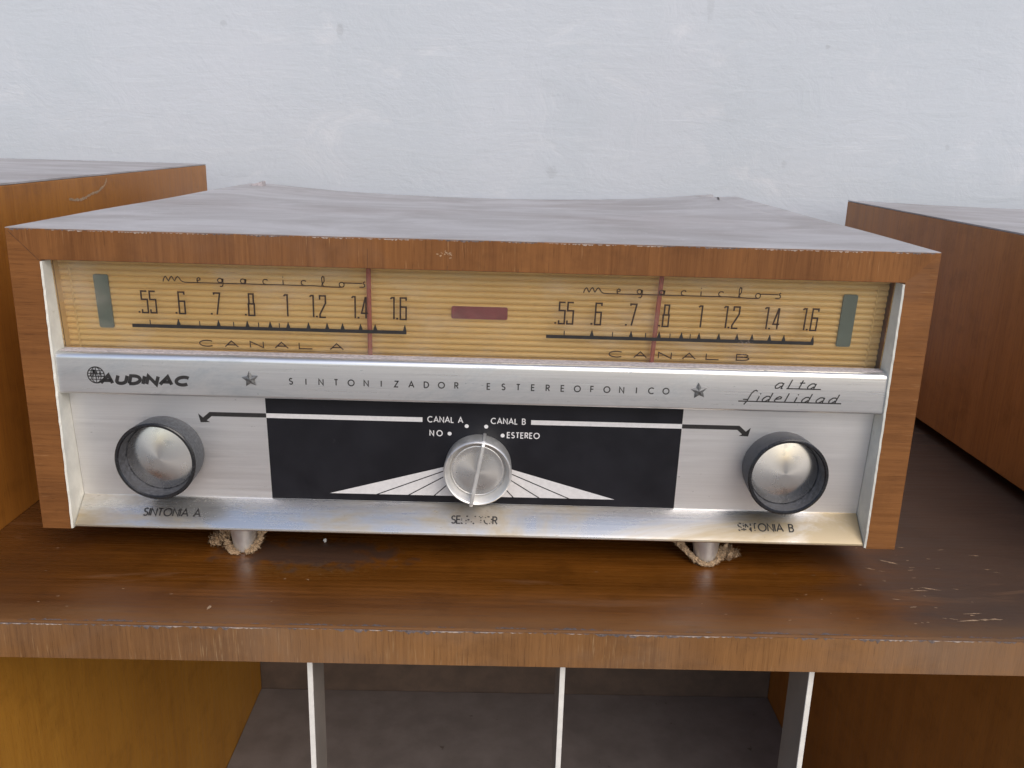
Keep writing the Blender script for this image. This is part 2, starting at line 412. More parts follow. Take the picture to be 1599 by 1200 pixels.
# ================================================================== SETTING
def wall_build():
    bm = bmesh.new(); bmesh.ops.create_cube(bm, size=1)
    lo, hi = (-3, .50, -.9), (3, .62, 2.4)
    for v in bm.verts: v.co = Vector([lo[i]+(v.co[i]+.5)*(hi[i]-lo[i]) for i in range(3)])
    return link('wall', from_bm(bm, 'wall'), 'wall')
tag(wall_build(), 'limewashed pale blue grey plaster wall behind the furniture', 'wall', kind='structure')
bm = bmesh.new(); bmesh.ops.create_grid(bm, x_segments=4, y_segments=4, size=30)
g = link('ground', from_bm(bm, 'ground'), 'ground', loc=(0, -29.4, -.86)); tag(g, 'pale concrete ground under the console', 'ground', kind='structure')

# ================================================================== CONSOLE the tuner stands on
YF, T = -.0528, .0183
console = tag(empty('console_cabinet', (0, .15, -.86)), 'long brown wooden console whose worn shelf carries the tuner, thin white slats below', 'console')
def cbox(name, lo, hi, mat, bev=.0008, par=None):
    off = Vector((0, .15, -.86))
    o = box(name, lo, hi, mat, None, bev); o.parent = par or console
    o.location = -off if par is None else (0,0,0)
    return o
shelf = cbox('shelf_board', (-.62, YF, -T), (.78, .455, 0), 'shelf_top', .0012)
cbox('edge_veneer', (-.62, YF-.0006, -T+.0004), (.78, YF-.00002, -.0009), 'shelf_edge', 0, shelf)
XLW, ZFL, YBK = -.225, -.345, .3925
XRW = .30
cbox('side_panel', (XLW-.018, -.050, -.86), (XLW, .455, -T-.0002), 'lower_left')
cbox('side_panel', (XRW, -.050, -.86), (XRW+.018, .455, -T-.0002), 'lower_right')
cbox('floor_panel', (XLW+.0003, -.040, ZFL-.015), (XRW-.0003, YBK, ZFL), 'grey_floor')
cbox('back_panel', (XLW+.0003, YBK+.0003, -.86), (XRW-.0003, YBK+.015, -T-.0004), 'back_brown')
for x in (-.0704, .0448, .1592):
    d = cbox('divider_slat', (x-.0012, -.045, ZFL+.0003), (x+.0012, -.022, -T-.0003), 'slat_face', .0002)
    cbox('front_edge', (x-.0012, -.0458, ZFL+.0003), (x+.0012, -.04502, -T-.0003), 'slat_edge', .0002, d)

def jag_line(name, x0, x1, n_, f3, mat, parent, amp, thresh=0.0, seed=1):
    """ragged chipped strip along an edge; f3(x, t) gives the point, t across the strip"""
    rnd = random.Random(seed); bm = bmesh.new(); prev = None
    for i in range(n_+1):
        x = x0+(x1-x0)*i/n_
        a_ = amp*max(0, .5+.5*math.sin(x*61+seed)+.4*math.sin(x*217+seed*2)+rnd.uniform(-.9, .9)-thresh)
        cur = (bm.verts.new(f3(x, 0)), bm.verts.new(f3(x, a_)), a_)
        if prev and (prev[2] > 0 or cur[2] > 0): bm.faces.new((prev[0], cur[0], cur[1], prev[1]))
        prev = cur
    bmesh.ops.delete(bm, geom=[v for v in bm.verts if not v.link_faces], context='VERTS')
    return tag(ink(name, bm, mat, parent), kind='stuff')
o1 = jag_line('chipped_edge', -.5, .5, 900, lambda x, t: (x, YF-.00075, -.0006-t), 'lilac_chip', shelf, .0011, .1, 3)
o2 = jag_line('chipped_edge', -.5, .5, 900, lambda x, t: (x, YF-.00085, -.0008-t), 'chip_light', shelf, .0005, .55, 8)
o3 = jag_line('chipped_edge', -.5, .5, 900, lambda x, t: (x, YF+.0009+t, .00008), 'lilac_chip', shelf, .0010, .2, 5)
# pale nicks in the varnish at the right end, and a few elsewhere
def nicks(name, items, mat, parent, seed):
    rnd = random.Random(seed); bm = bmesh.new()
    for (x, y, ln, wd, an) in items:
        k = 7; ca, sa = math.cos(an), math.sin(an); top, bot = [], []
        for i in range(k+1):
            u = -ln/2+ln*i/k; h = wd/2*math.sin(math.pi*i/k)**.7*rnd.uniform(.5, 1.3)+1e-5
            off = rnd.uniform(-.25, .25)*wd
            top.append((x+ca*u-sa*(h+off), y+sa*u+ca*(h+off), .00012)); bot.append((x+ca*u-sa*(-h+off), y+sa*u+ca*(-h+off), .00012))
        tv = [bm.verts.new(p) for p in top]; bv = [bm.verts.new(p) for p in bot]
        for i in range(k): bm.faces.new((bv[i], bv[i+1], tv[i+1], tv[i]))
    return tag(ink(name, bm, mat, parent), kind='stuff')
rn = random.Random(4); it = []
for _ in range(34):
    it.append((rn.uniform(.205, .275), rn.uniform(-.045, .045), rn.uniform(.0008, .0045), rn.uniform(.0002, .0006), rn.uniform(-.35, .25)))
for q in ((.236, -.037, .020, .0010, .12), (.243, -.036, .012, .0012, .05), (.237, -.031, .010, .0006, .1), (.228, -.008, .010, .0009, -.3), (.222, -.010, .008, .0006, .02), (.219, .020, .009, .0012, -.5), (.206, .012, .005, .0008, -.4)): it.append(q)
for _ in range(30):
    it.append((rn.uniform(-.22, .2), rn.uniform(-.048, .02), rn.uniform(.0006, .002), rn.uniform(.0002, .0005), rn.uniform(-.5, .5)))
it.append((-.1165, -.0385, .0016, .004, .0))
nicks('scratches', it, 'pale_wood', shelf, 4)

# ================================================================== NEIGHBOUR CABINETS
def sag_sheet(bm, x0, x1, y0, y1, z1, th, sag, nx=36, ny=24):
    """slab whose upper skin follows sag(x,y)"""
    tv = [[bm.verts.new((x0+(x1-x0)*i/nx, y0+(y1-y0)*j/ny, z1+sag(x0+(x1-x0)*i/nx, y0+(y1-y0)*j/ny))) for i in range(nx+1)] for j in range(ny+1)]
    bv = [[bm.verts.new(v.co-Vector((0, 0, th))) for v in row] for row in tv]
    for j in range(ny):
        for i in range(nx):
            bm.faces.new((tv[j][i], tv[j][i+1], tv[j+1][i+1], tv[j+1][i])); bm.faces.new((bv[j][i], bv[j+1][i], bv[j+1][i+1], bv[j][i+1]))
    for i in range(nx):
        bm.faces.new((tv[0][i], bv[0][i], bv[0][i+1], tv[0][i+1])); bm.faces.new((tv[ny][i], tv[ny][i+1], bv[ny][i+1], bv[ny][i]))
    for j in range(ny):
        bm.faces.new((tv[j][0], tv[j+1][0], bv[j+1][0], bv[j][0])); bm.faces.new((tv[j][nx], bv[j][nx], bv[j+1][nx], tv[j+1][nx]))
def cabinet(name, x0, x1, y0, y1, z0, z1, mat, label, sag):
    r = tag(empty(name, ((x0+x1)/2, (y0+y1)/2, z0)), label, 'cabinet')
    off = -r.location
    def b(nm, lo, hi, mt, bev=.0006):
        o = box(nm, lo, hi, mt, r, bev); o.location = off; return o
    zb = z0
    inner = 'right' if x1 < 0 else 'left'
    b('side_panel', (x0, y0, zb), (x0+.015, y1, z1-.0012), mat); sp = b('side_panel', (x1-.015, y0, zb), (x1, y1, z1-.0012), mat)
    b('bottom_panel', (x0+.0152, y0, zb), (x1-.0152, y1-.01, zb+.015), 'wood_dark')
    b('front_panel', (x0+.0152, y0+.008, zb+.0152), (x1-.0152, y0+.02, z1-.0062), 'wood_dark')
    b('back_panel', (x0+.0152, y1-.009, zb+.0152), (x1-.0152, y1-.003, z1-.0062), 'back_brown')
    bm = bmesh.new(); sag_sheet(bm, x0+.0001, x1-.0001, y0, y1, z1, .001, sag)
    t = link('top_panel', from_bm(bm, 'top_panel', False), 'dusty_top', r); t.location = off
    return r, off
lc, loff = cabinet('wooden_cabinet', -.60, -.2511, -.045, .4075, 0, .1786, 'cab_left', 'orange brown wooden cabinet with dusty top and pale curved scratch left of tuner', lambda x, y: 0)
rc, roff = cabinet('wooden_cabinet', .3348, .74, -.045, .4392, .009, .1600, 'cab_right', 'red brown wooden cabinet with sagging dusty top, raised over a dark gap', lambda x, y: -.004*math.sin(math.pi*min(1, max(0, (x-.3349)/.4)))**1*min(1, max(0, (y+.02)/.4)))
for x in (.39, .70):
    for y in (.03, .40):
        f_ = lathe('foot', [(0, 0), (.011, 0), (.012, .001), (.012, .009), (0, .009)], 'knob_rim', rc, 20, loc=(x, y, .0)); f_.location = Vector((x, y, 0))+roff
# curved scratch on the left cabinet's inner side (plane x = const): pale bare wood
def side_strip(pts, wd, parent, off, x):
    bm = bmesh.new(); rnd = random.Random(2)
    fine_ = []
    for a_, b_ in zip(pts, pts[1:]):
        for t in range(6): fine_.append((a_[0]+(b_[0]-a_[0])*t/6+rnd.uniform(-.0006, .0006), a_[1]+(b_[1]-a_[1])*t/6+rnd.uniform(-.0003, .0003)))
    for i in range(len(fine_)-1):
        ribbon(bm, [fine_[i], fine_[i+1]], wd*rnd.uniform(.5, 1.2), lambda v: (x, v.x, v.y))
    o = ink('scratch', bm, 'pale_wood', parent); o.location = off
side_strip([(.1498, .1657), (.1578, .1644), (.168, .1644), (.1792, .1665), (.1914, .1678), (.2008, .1713), (.2048, .1761)], .0017, lc, loff, -.2509)

# ================================================================== TUNER
W2, H, ZB, DR = .210, .1465, .018, .378
ZT = ZB+H; TS = .0145; TT = .0142; PSI = -.01055
tuner = tag(empty('radio_tuner', (0, 0, 0), PSI), 'vintage stereo tuner in a brown wooden case with gold dial and three knobs', 'radio')
def tbox(name, lo, hi, mat, bev=.0005, par=None): return box(name, lo, hi, mat, par or tuner, bev)
def dial_y(z): return .0100-(z-.107)/.043*.0035          # pane leans back toward its foot
def top_sag(x, y):
    v = max(0, min(1, (y-.10)/.26)); v = v*v*(3-2*v)
    u = 1-min(1, abs(x+.005)/.185)**2.6
    s = -.0072*v*max(0, u)
    if .120 < x < .186: s += .0008*v*((x-.120)/.066)
    if x > .186: s -= .0014*v*max(0, 1-(x-.186)/.02)
    return s + .00025*math.sin(x*31+y*12)*math.sin(y*23)
bm = bmesh.new(); sag_sheet(bm, -W2, W2, .0006, DR, ZT, TT, lambda x, y: top_sag(x, y) if y > .01 else 0, 84, 40)
eb = [e for e in bm.edges if len(e.link_faces) == 2 and e.calc_face_angle(0) > 1.2 and abs(e.verts[0].co.z-ZT) < .012 and abs(e.verts[1].co.z-ZT) < .012 and (abs(abs(e.verts[0].co.x)-W2) < 1e-5 and abs(abs(e.verts[1].co.x)-W2) < 1e-5)]
bmesh.ops.bevel(bm, geom=eb, offset=.0011, segments=2, affect='EDGES')
topp = link('top_panel', from_bm(bm, 'top_panel'), 'dusty_top', tuner)
for sx in (-1, 1):
    x0, x1 = sorted((sx*W2, sx*(W2-TS)))
    sp = tbox('side_panel', (x0, .0006, ZB), (x1, DR, ZT-TT-.0001), 'cab_right', .0004)
    # cream lining on the inner cheek, ragged front edge
    bm = bmesh.new(); xi = sx*(W2-TS-.0001); xo = sx*(W2-TS-.0010); k = 60; pr = None; rnd = random.Random(5+sx)
    for i in range(k+1):
        z = ZB+.0008+(ZT-TT-.0006-ZB-.0008)*i/k; yf = -.0009+rnd.uniform(-.00012, .00035)
        cur = [bm.verts.new((xi, yf, z)), bm.verts.new((xo, yf+.0003, z)), bm.verts.new((xo, .017 if z < .105 else dial_y(z)+.0008, z)), bm.verts.new((xi, .017 if z < .105 else dial_y(z)+.0008, z))]
        if pr:
            for a_ in range(4): bm.faces.new((pr[a_], pr[(a_+1) % 4], cur[(a_+1) % 4], cur[a_]))
        else: bm.faces.new(cur[::-1])
        pr = cur
    bm.faces.new(pr)
    link('lining', from_bm(bm, 'lining'), 'liner', sp)
    # edge veneer, mitred at the top corner
    bm = bmesh.new()
    xin, xout = sx*(W2-TS), sx*W2
    pts = [(xout, ZB), (xin, ZB), (xin, ZT-TT), (xout, ZT-.0003)]
    a_ = [bm.verts.new((x, 0, z)) for x, z in pts]; b_ = [bm.verts.new((x, .0008 if False else .00055, z)) for x, z in pts]
    bm.faces.new(a_); bm.faces.new(b_[::-1])
    for i in range(4): bm.faces.new((a_[i], b_[i], b_[(i+1) % 4], a_[(i+1) % 4]))
    bmesh.ops.recalc_face_normals(bm, faces=bm.faces[:])
    bmesh.ops.bevel(bm, geom=[e for e in bm.edges if abs(e.verts[0].co.y) < 1e-6 and abs(e.verts[1].co.y) < 1e-6 and (abs(e.verts[0].co.x-e.verts[1].co.x) < .001 or abs(e.verts[0].co.z-e.verts[1].co.z) < .001)], offset=.00025, segments=1, affect='EDGES')
    link('edge_veneer', from_bm(bm, 'edge_veneer'), 'veneer_h', sp)
bm = bmesh.new()
pts = [(-W2+.00003, ZT-.0003), (W2-.00003, ZT-.0003), (W2-TS-.00003, ZT-TT), (-W2+TS+.00003, ZT-TT)]
a_ = [bm.verts.new((x, 0, z)) for x, z in pts]; b_ = [bm.verts.new((x, .00055, z)) for x, z in pts]
bm.faces.new(a_); bm.faces.new(b_[::-1])
for i in range(4): bm.faces.new((a_[i], b_[i], b_[(i+1) % 4], a_[(i+1) % 4]))
bmesh.ops.recalc_face_normals(bm, faces=bm.faces[:])
bmesh.ops.bevel(bm, geom=[e for e in bm.edges if abs(e.verts[0].co.y) < 1e-6 and abs(e.verts[1].co.y) < 1e-6 and (abs(e.verts[0].co.x-e.verts[1].co.x) < .001 or abs(e.verts[0].co.z-e.verts[1].co.z) < .001)], offset=.00025, segments=1, affect='EDGES')
link('edge_veneer', from_bm(bm, 'edge_veneer'), 'veneer_v', topp)
jag_line('chipped_edge', -W2+.012, W2-.004, 700, lambda x, t: (x, -.00012, ZT-.0006-t), 'chip_light', topp, .0005, .55, 11)
jag_line('chipped_edge', -W2+.002, W2-.002, 700, lambda x, t: (x, -.00008, ZT-.0003-t), 'lilac_chip', topp, .0006, .4, 14)
bm = bmesh.new()   # hairline splits in the lower edge of the top veneer and a pale nick
for x, l in ((-.012, .0022), (-.048, .009), (.020, .0016), (-.005, .0014)): ribbon(bm, [(x, ZT-TT+.0002), (x+.0001, ZT-TT+l)], .00015, lambda v: (v.x, -.0001, v.y))
ribbon(bm, [(-W2+TS-.0006, ZT-TT-.0002), (-W2+.004, ZT-.0042), (-W2+.0015, ZT-.0015)], .00018, lambda v: (v.x, -.0001, v.y))
tag(ink('veneer_split', bm, 'ink_brown', topp), kind='stuff')
bm = bmesh.new(); rnd = random.Random(9)
for i in range(16):
    x, z = -.0125+rnd.gauss(0, .0016), ZT-.0068+rnd.gauss(0, .0011)
    ribbon(bm, [(x, z), (x+rnd.uniform(-.0012, .0012), z+rnd.uniform(-.0008, .0008))], rnd.uniform(.0002, .0006), lambda v: (v.x, -.00009, v.y))
tag(ink('nick', bm, 'pale_wood', topp), kind='stuff')
# small raised splinter of veneer at each rear corner of the top
for x, y, s, hh, mt in ((-.190, .345, -1, .0042, 'bar_dust'), (.184, .352, -1, .0020, 'dusty_top')):
    bm = bmesh.new(); z0 = ZT+top_sag(x, y)-.0004
    v = [bm.verts.new(p) for p in ((x, y, z0), (x, y+.012, z0), (x+s*.014, y+.006, z0), (x, y+.001, z0+hh), (x, y+.011, z0+hh))]
    for f_ in ((0, 1, 4, 3), (0, 3, 2), (1, 2, 4), (3, 4, 2), (0, 2, 1)): bm.faces.new([v[q] for q in f_])
    link('lifted_splinter', from_bm(bm, 'lifted_splinter'), mt, topp)
bm = bmesh.new(); ribbon(bm, [(.1795, .312), (.1850, .340), (.1885, DR-.003)], .0014, lambda v: (v.x, v.y, ZT+top_sag(v.x, v.y)+.0006)); ink('split', bm, 'ink_brown', topp)
tbox('base_panel', (-W2+TS+.0012, .018, ZB), (W2-TS-.0012, DR-.006, ZB+.008), 'wood_dark')
tbox('back_panel', (-W2+TS+.0002, DR-.006, ZB), (W2-TS-.0002, DR-.003, ZT-TT-.0075), 'back_brown')

XI = W2-TS-.0012      # inner half width between the linings
# --- dial: fluted gold sheet behind a clear printed pane
Z_D0, Z_D1 = .1045, ZT-TT
bm = bmesh.new(); prs = None; pit = .00292; k = int((Z_D1-.1035)/pit)+1; SB = .0062
for r in range(k):
    for t in range(9 if r == k-1 else 8):
        z = .1035+pit*(r+t/8); yy = dial_y(z)+SB+.0007-.0011*math.sin(math.pi*t/8)**.6
        cur = (bm.verts.new((-XI, yy, z)), bm.verts.new((XI, yy, z)))
        if prs: bm.faces.new((prs[0], prs[1], cur[1], cur[0]))
        prs = cur
sheet = link('dial_backing', from_bm(bm, 'dial_backing', True), 'gold', tuner)
sheet.data.set_sharp_from_angle(angle=R_(40))
bm = bmesh.new()          # return flange folded forward at the left end of the backing
v = [bm.verts.new((-XI+.0001, dial_y(z_)+q, z_)) for z_, q in ((.1050, .0016), (Z_D1-.0003, .0016), (Z_D1-.0003, SB+.0004), (.1050, SB+.0004))]
bm.faces.new(v); link('end_flange', from_bm(bm, 'end_flange'), 'gold', sheet)
for x in (-.1895, .1895):        # folded seam near each end of the backing
    bm = bmesh.new()
    zz = [.105+.0035*i/1 for i in range(13)]
    pr = None
    for z in zz:
        cur = [bm.verts.new((x+q, dial_y(z)+SB-.0003-(.0005 if q == 0 else 0), z)) for q in (-.0005, 0, .0005)]
        if pr: bm.faces.new((pr[0], pr[1], cur[1], cur[0])); bm.faces.new((pr[1], pr[2], cur[2], cur[1]))
        pr = cur
    link('seam', from_bm(bm, 'seam'), 'gold', sheet)
def dial_window(x0, x1, z0, z1, mat):
    bm = bmesh.new(); r = .0009
    pts = arc(x1-r, z1-r, r, r, 0, 90, 4)+arc(x0+r, z1-r, r, r, 90, 180, 4)+arc(x0+r, z0+r, r, r, 180, 270, 4)+arc(x1-r, z0+r, r, r, 270, 360, 4)
    a_ = [bm.verts.new((x, dial_y(z)+SB-.0012, z)) for x, z in pts]; b_ = [bm.verts.new((x, dial_y(z)+SB-.0003, z)) for x, z in pts]
    bm.faces.new(a_[::-1]); bm.faces.new(b_)
    q = len(a_)
    for i in range(q): bm.faces.new((a_[i], a_[(i+1) % q], b_[(i+1) % q], b_[i]))
    link('colour_window', from_bm(bm, 'colour_window'), mat, sheet)
dial_window(-.1784, -.1716, .1166, .1424, 'window_green'); dial_window(.1734, .1801, .1168, .1423, 'window_green'); dial_window(-.0108, .0158, .1256, .1316, 'window_red')
def needle(xa, xb):
    bm = bmesh.new()
    sec = []
    for z, x in ((.1045, xb), (Z_D1-.0005, xa)):
        y = dial_y(z)+.0018
        sec.append([bm.verts.new((x+sx*.0011, y+dy, z)) for sx, dy in ((-1, .0004), (-.5, -.0003), (.5, -.0003), (1, .0004), (.6, .001), (-.6, .001))])
    q = 6
    for i in range(q): bm.faces.new((sec[0][i], sec[0][(i+1) % q], sec[1][(i+1) % q], sec[1][i]))
    bm.faces.new(sec[0][::-1]); bm.faces.new(sec[1])
    link('dial_needle', from_bm(bm, 'dial_needle'), 'needle', tuner)
needle(-.0490, -.0494); needle(.0868, .0852)
bm = bmesh.new()
v = [bm.verts.new(p) for p in ((-XI, dial_y(Z_D0), Z_D0), (XI, dial_y(Z_D0), Z_D0), (XI, dial_y(Z_D1), Z_D1), (-XI, dial_y(Z_D1), Z_D1), (-XI, dial_y(Z_D0)+.0012, Z_D0), (XI, dial_y(Z_D0)+.0012, Z_D0), (XI, dial_y(Z_D1)+.0012, Z_D1), (-XI, dial_y(Z_D1)+.0012, Z_D1))]
for f_ in ((0, 1, 2, 3), (7, 6, 5, 4), (0, 4, 5, 1), (1, 5, 6, 2), (2, 6, 7, 3), (3, 7, 4, 0)): bm.faces.new([v[q] for q in f_])
pane = link('dial_pane', from_bm(bm, 'dial_pane'), 'pane', tuner)
mm = .001
def on_pane(v): return (v.x*mm, dial_y(v.y*mm)-.00012, v.y*mm)
def scale_print(x0, sc):
    X = lambda q: x0+q*sc
    bm = bmesh.new(); z = 119.3
    poly(bm, [(X(0), z-.95), (X(129.8), z-.95), (X(129.8), z+.75), (X(0), z+.75)], on_pane)
    for t in (22.1, 41.0, 54.6, 65.4, 73.9, 83.5, 92.3, 99.6, 108.1, 115.0, 129.1): poly(bm, [(X(t-1.0), z+.7), (X(t+(1.0 if t < 129 else .7)), z+.7), (X(t+.12), z+3.6), (X(t-.12), z+3.6)], on_pane)
    for t in (8.7, 32.1, 48.1, 59.9, 69.7): poly(bm, [(X(t-.24), z+.7), (X(t+.24), z+.7), (X(t+.24), z+2.9), (X(t-.24), z+2.9)], on_pane)
    ink('scale_bar', bm, 'ink', pane)
    for s, cx in (('.55', 8.2), ('.6', 23.6), ('.7', 40.2), ('.8', 56.2), ('1', 73.2), ('1.2', 88.2), ('1.4', 107.9), ('1.6', 126.0)):
        bm = bmesh.new(); text(bm, s, X(cx), 125.6, 10.3, .78, on_pane, gap=.12, align='c', slant=.02, dotw=.95); ink('numeral', bm, 'ink_brown', pane)
    bm = bmesh.new()
    for ch, cx in (('C', 34.2), ('A', 46.3), ('N', 58.3), ('A', 70.1), ('L', 81.6), (CH, 96.4)):
        wd_, st = GL[ch]; k = 6.2/wd_
        for p in st: ribbon(bm, [(X(cx)+(a-wd_/2)*k*sc, 109.9+b*2.9) for a, b in p], .55, on_pane)
    ink('lettering', bm, 'ink_brown', pane)
    # script word: m e g a c i c l o s strung along one line
    bm = bmesh.new(); ox, oz = X(17.0), 140.6
    P = lambda pts: ribbon(bm, [(ox+a*sc, oz+b) for a, b in pts], .50, on_pane)
    P([(0, .1), (.25, 1.1), (.8, 2.2), (1.4, 2.5), (1.8, 1.9), (2.2, .9), (2.6, .5), (3.1, 1.4), (3.6, 2.3), (4.2, 2.6), (4.6, 2.0), (5.0, 1.0), (5.4, .6), (5.9, 1.5), (6.4, 2.3), (7.0, 2.6), (7.6, 2.0), (8.3, .9), (9.0, .3), (10, 0.05), (12, 0), (70, 0), (78, -.35), (83, -.35)])
    P([(15.6, .9), (17.2, 1.3), (17.3, 2.0), (16.6, 2.4), (15.9, 1.8), (15.8, .8), (16.4, .05)])
    P([(27.6, 1.9)]+arc(26.5, 1.3, 1.1, 1.0, 40, 330, 12)+[(27.6, 2.2), (27.7, -.8), (27.2, -1.5), (26.2, -1.5)])
    P([(38.2, 1.9)]+arc(37.1, 1.25, 1.1, 1.05, 40, 330, 12)+[(38.3, 2.3), (38.3, .1)])
    for q in (47.4, 65.2): P([(q+1.2, 1.9), (q+.9, 2.3)]+arc(q+.1, 1.25, 1.1, 1.1, 70, 260, 10)+[(q+.4, 0)])
    P([(55.8, 2.3), (55.8, .1)]); P([(55.7, 3.5), (55.9, 3.9)])
    P([(73.6, .2), (74.9, 2.2), (74.9, 4.2), (74.2, 4.5), (73.8, 3.6), (74.0, .6), (74.6, -.1)])
    P(arc(83.0, .85, 1.15, 1.15, 0, 360, 16)); P([(83.8, 1.7), (92.6, 1.7)])
    P([(93.8, 2.5), (93.1, 2.0), (93.0, 1.6), (93.7, 1.1), (93.7, .3), (93.0, -.1), (91.2, -.1)])
    ink('lettering', bm, 'ink_brown', pane)
CH = 'A'; scale_print(-160.6, .994)
CH = 'B'; scale_print(34.2, .974)
# scuff on the pane over the right scale
bm = bmesh.new(); rnd = random.Random(21)
for i in range(60):
    x, z = 128+rnd.gauss(0, 2.0), 118.3+rnd.gauss(0, 1.3)
    if rnd.random() < .4: x, z = 127.5+rnd.gauss(0, .6), 114+rnd.gauss(0, 2)
    a = rnd.uniform(-1, 1); l = rnd.uniform(.2, 1.0)
    ribbon(bm, [(x, z), (x+l*math.cos(a), z+l*math.sin(a))], rnd.uniform(.06, .2), lambda v: (v.x*mm, dial_y(v.y*mm)-.0002, v.y*mm))
tag(ink('scuff', bm, 'chip_light', pane), kind='stuff')

# --- name bar
BZ0, BZ1, BY = .0872, .1072, .0008
prof = [(.012, BZ1), (BY+.0026, BZ1)]+[(BY+.0026-.0026*math.sin(R_(a)), BZ1-.0026+.0026*math.cos(R_(a))) for a in (15, 30, 45, 60, 75, 90)]+\
       [(BY+.0014-.0014*math.cos(R_(a)), BZ0+.0014-.0014*math.sin(R_(a))) for a in (0, 22, 45, 68, 90)]+[(.014, BZ0)]
bar = prism_x('name_bar', prof, -.1944, .1944, 'bar', tuner, smooth=True)
tbox('dust_line', (-.1935, BY+.0034, BZ1+.00005), (.1935, .0099, BZ1+.0004), 'bar_dust', .00015, bar)
def on_bar(v): return (v.x*mm, BY-.00008, v.y*mm)
bm = bmesh.new()
GL['A_'] = GL['A']
text(bm, 'AUDINAC', -174.3, 93.0, 3.8, 1.62, on_bar, xs=1.72, slant=.30, span=40.6)
ink('brand_lettering', bm, 'ink', bar)
bm = bmesh.new(); gx, gz = -176.2, 96.8
ribbon(bm, arc(gx, gz, 3.9, 3.9, 0, 360, 40)[:-1], .5, on_bar, closed=True)
for q in (-.62, 0, .62): ribbon(bm, arc(gx, gz, 3.8*q if q else .02, 3.8, 90, -90, 14), .36, on_bar)
for q in (-2.1, -.7, .7, 2.1):
    hw = math.sqrt(3.8**2-q*q); ribbon(bm, [(gx-hw, gz+q), (gx+hw, gz+q)], .36, on_bar)
ribbon(bm, [(gx-3.6, gz-.6), (gx-2.6, gz-.6), (gx-2.2, gz+1.6), (gx-1.6, gz-1.4), (gx-.9, gz+2.6), (gx-.2, gz-1.6), (gx+.5, gz+1.8), (gx+1.1, gz-1.5), (gx+1.8, gz+1.2), (gx+2.4, gz-.6), (gx+3.6, gz-.6)], .55, lambda v: (v.x*mm, BY-.00011, v.y*mm))
ink('globe_emblem', bm, 'ink', bar)
bm = bmesh.new()
for s, xa, xb in (('SINTONIZADOR', -85.0, -7.3), ('ESTEREOFONICO', 7.8, 91.2)):
    for i, ch in enumerate(s):
        cx = xa+(xb-xa)*i/(len(s)-1); wd_ = GL[ch][0]
        for st in GL[ch][1]: ribbon(bm, [(cx+(a-wd_/2)*2.8, 94.8+b*2.8) for a, b in st], .54, on_bar)
ink('lettering', bm, 'ink', bar)
for sx in (-.1040, .1066):
    bm = bmesh.new(); ctr = bm.verts.new((0, -.0013, 0)); ring = []; back = []
    for i in range(10):
        a = R_(90+36*i+6); r = .0040 if i % 2 == 0 else .0020
        ring.append(bm.verts.new((r*math.cos(a), -.0005, r*math.sin(a)))); back.append(bm.verts.new((r*math.cos(a), .0, r*math.sin(a))))
    for i in range(10):
        j = (i+1) % 10; bm.faces.new((ctr, ring[i], ring[j])); bm.faces.new((ring[i], back[i], back[j], ring[j]))
    link('star', from_bm(bm, 'star'), 'star', bar, loc=(sx, BY-.00002, .0968))
# script: alta fidelidad
bm = bmesh.new()
def script(word, ox, oz, line, sl=.42, wd=.55):
    P = lambda pts: ribbon(bm, [(ox+a+b*sl, oz+b) for a, b in pts], wd, on_bar)
    for ch, x in word:
        if ch == 'l': P([(x, 0), (x, 4.4)])
        if ch == 'i': P([(x, 0), (x, 2.6)]); P([(x, 3.6), (x, 4.1)])
        if ch == 't': P([(x, 0), (x, 4.2)]); P([(x-.9, 2.9), (x+1.5, 2.9)])
        if ch in 'ad':
            P([(x+1.3, 2.2), (x+.6, 2.7), (x-.6, 2.6), (x-1.5, 1.7), (x-1.7, .8), (x-1.1, 0), (x, .1), (x+1.2, 1.2)])
            P([(x+1.5, 4.4 if ch == 'd' else 2.7), (x+1.5, 0), (x+2.2, 0)])
        if ch == 'e': P([(x-1.4, 1.3), (x+1.0, 1.7), (x+1.0, 2.4), (x, 2.7), (x-1.2, 1.9), (x-1.5, .8), (x-.8, 0), (x+.6, 0)])
        if ch == 'f': P([(x+2.6, 5.0), (x+1.6, 5.5), (x+.7, 5.0), (x+.2, 3.6), (x, 0), (x-.6, -1.6)]); P([(x-2.2, .9), (x-.2, .9)])
    P([(line[0], 0), (line[1], 0)])
script([('a', 2.0), ('l', 6.6), ('t', 11.8), ('a', 17.2)], 141.6, 99.0, (6.0, 22.2), .42)
script([('f', 4.0), ('i', 8.6), ('d', 12.6), ('e', 18.2), ('l', 21.8), ('i', 26.4), ('d', 31.2), ('a', 38.0), ('d', 44.0)], 125.6, 92.3, (0, 48.6), .42)
ink('script_lettering', bm, 'ink', bar)

# --- control plate
def plate_y(z): return .0093+(.084-z)/.052*.0040
PZ0, PZ1 = .0310, .0871
bm = bmesh.new()
v = [bm.verts.new(p) for p in ((-XI, plate_y(PZ0), PZ0), (XI, plate_y(PZ0), PZ0), (XI, plate_y(PZ1), PZ1), (-XI, plate_y(PZ1), PZ1), (-XI, plate_y(PZ0)+.0015, PZ0), (XI, plate_y(PZ0)+.0015, PZ0), (XI, plate_y(PZ1)+.0015, PZ1), (-XI, plate_y(PZ1)+.0015, PZ1))]
for f_ in ((0, 1, 2, 3), (7, 6, 5, 4), (0, 4, 5, 1), (1, 5, 6, 2), (2, 6, 7, 3), (3, 7, 4, 0)): bm.faces.new([v[q] for q in f_])
plate = link('control_plate', from_bm(bm, 'control_plate'), 'plate', tuner)
def on_plate(off): return lambda v: (v.x*mm, plate_y(v.y*mm)-off*mm, v.y*mm)
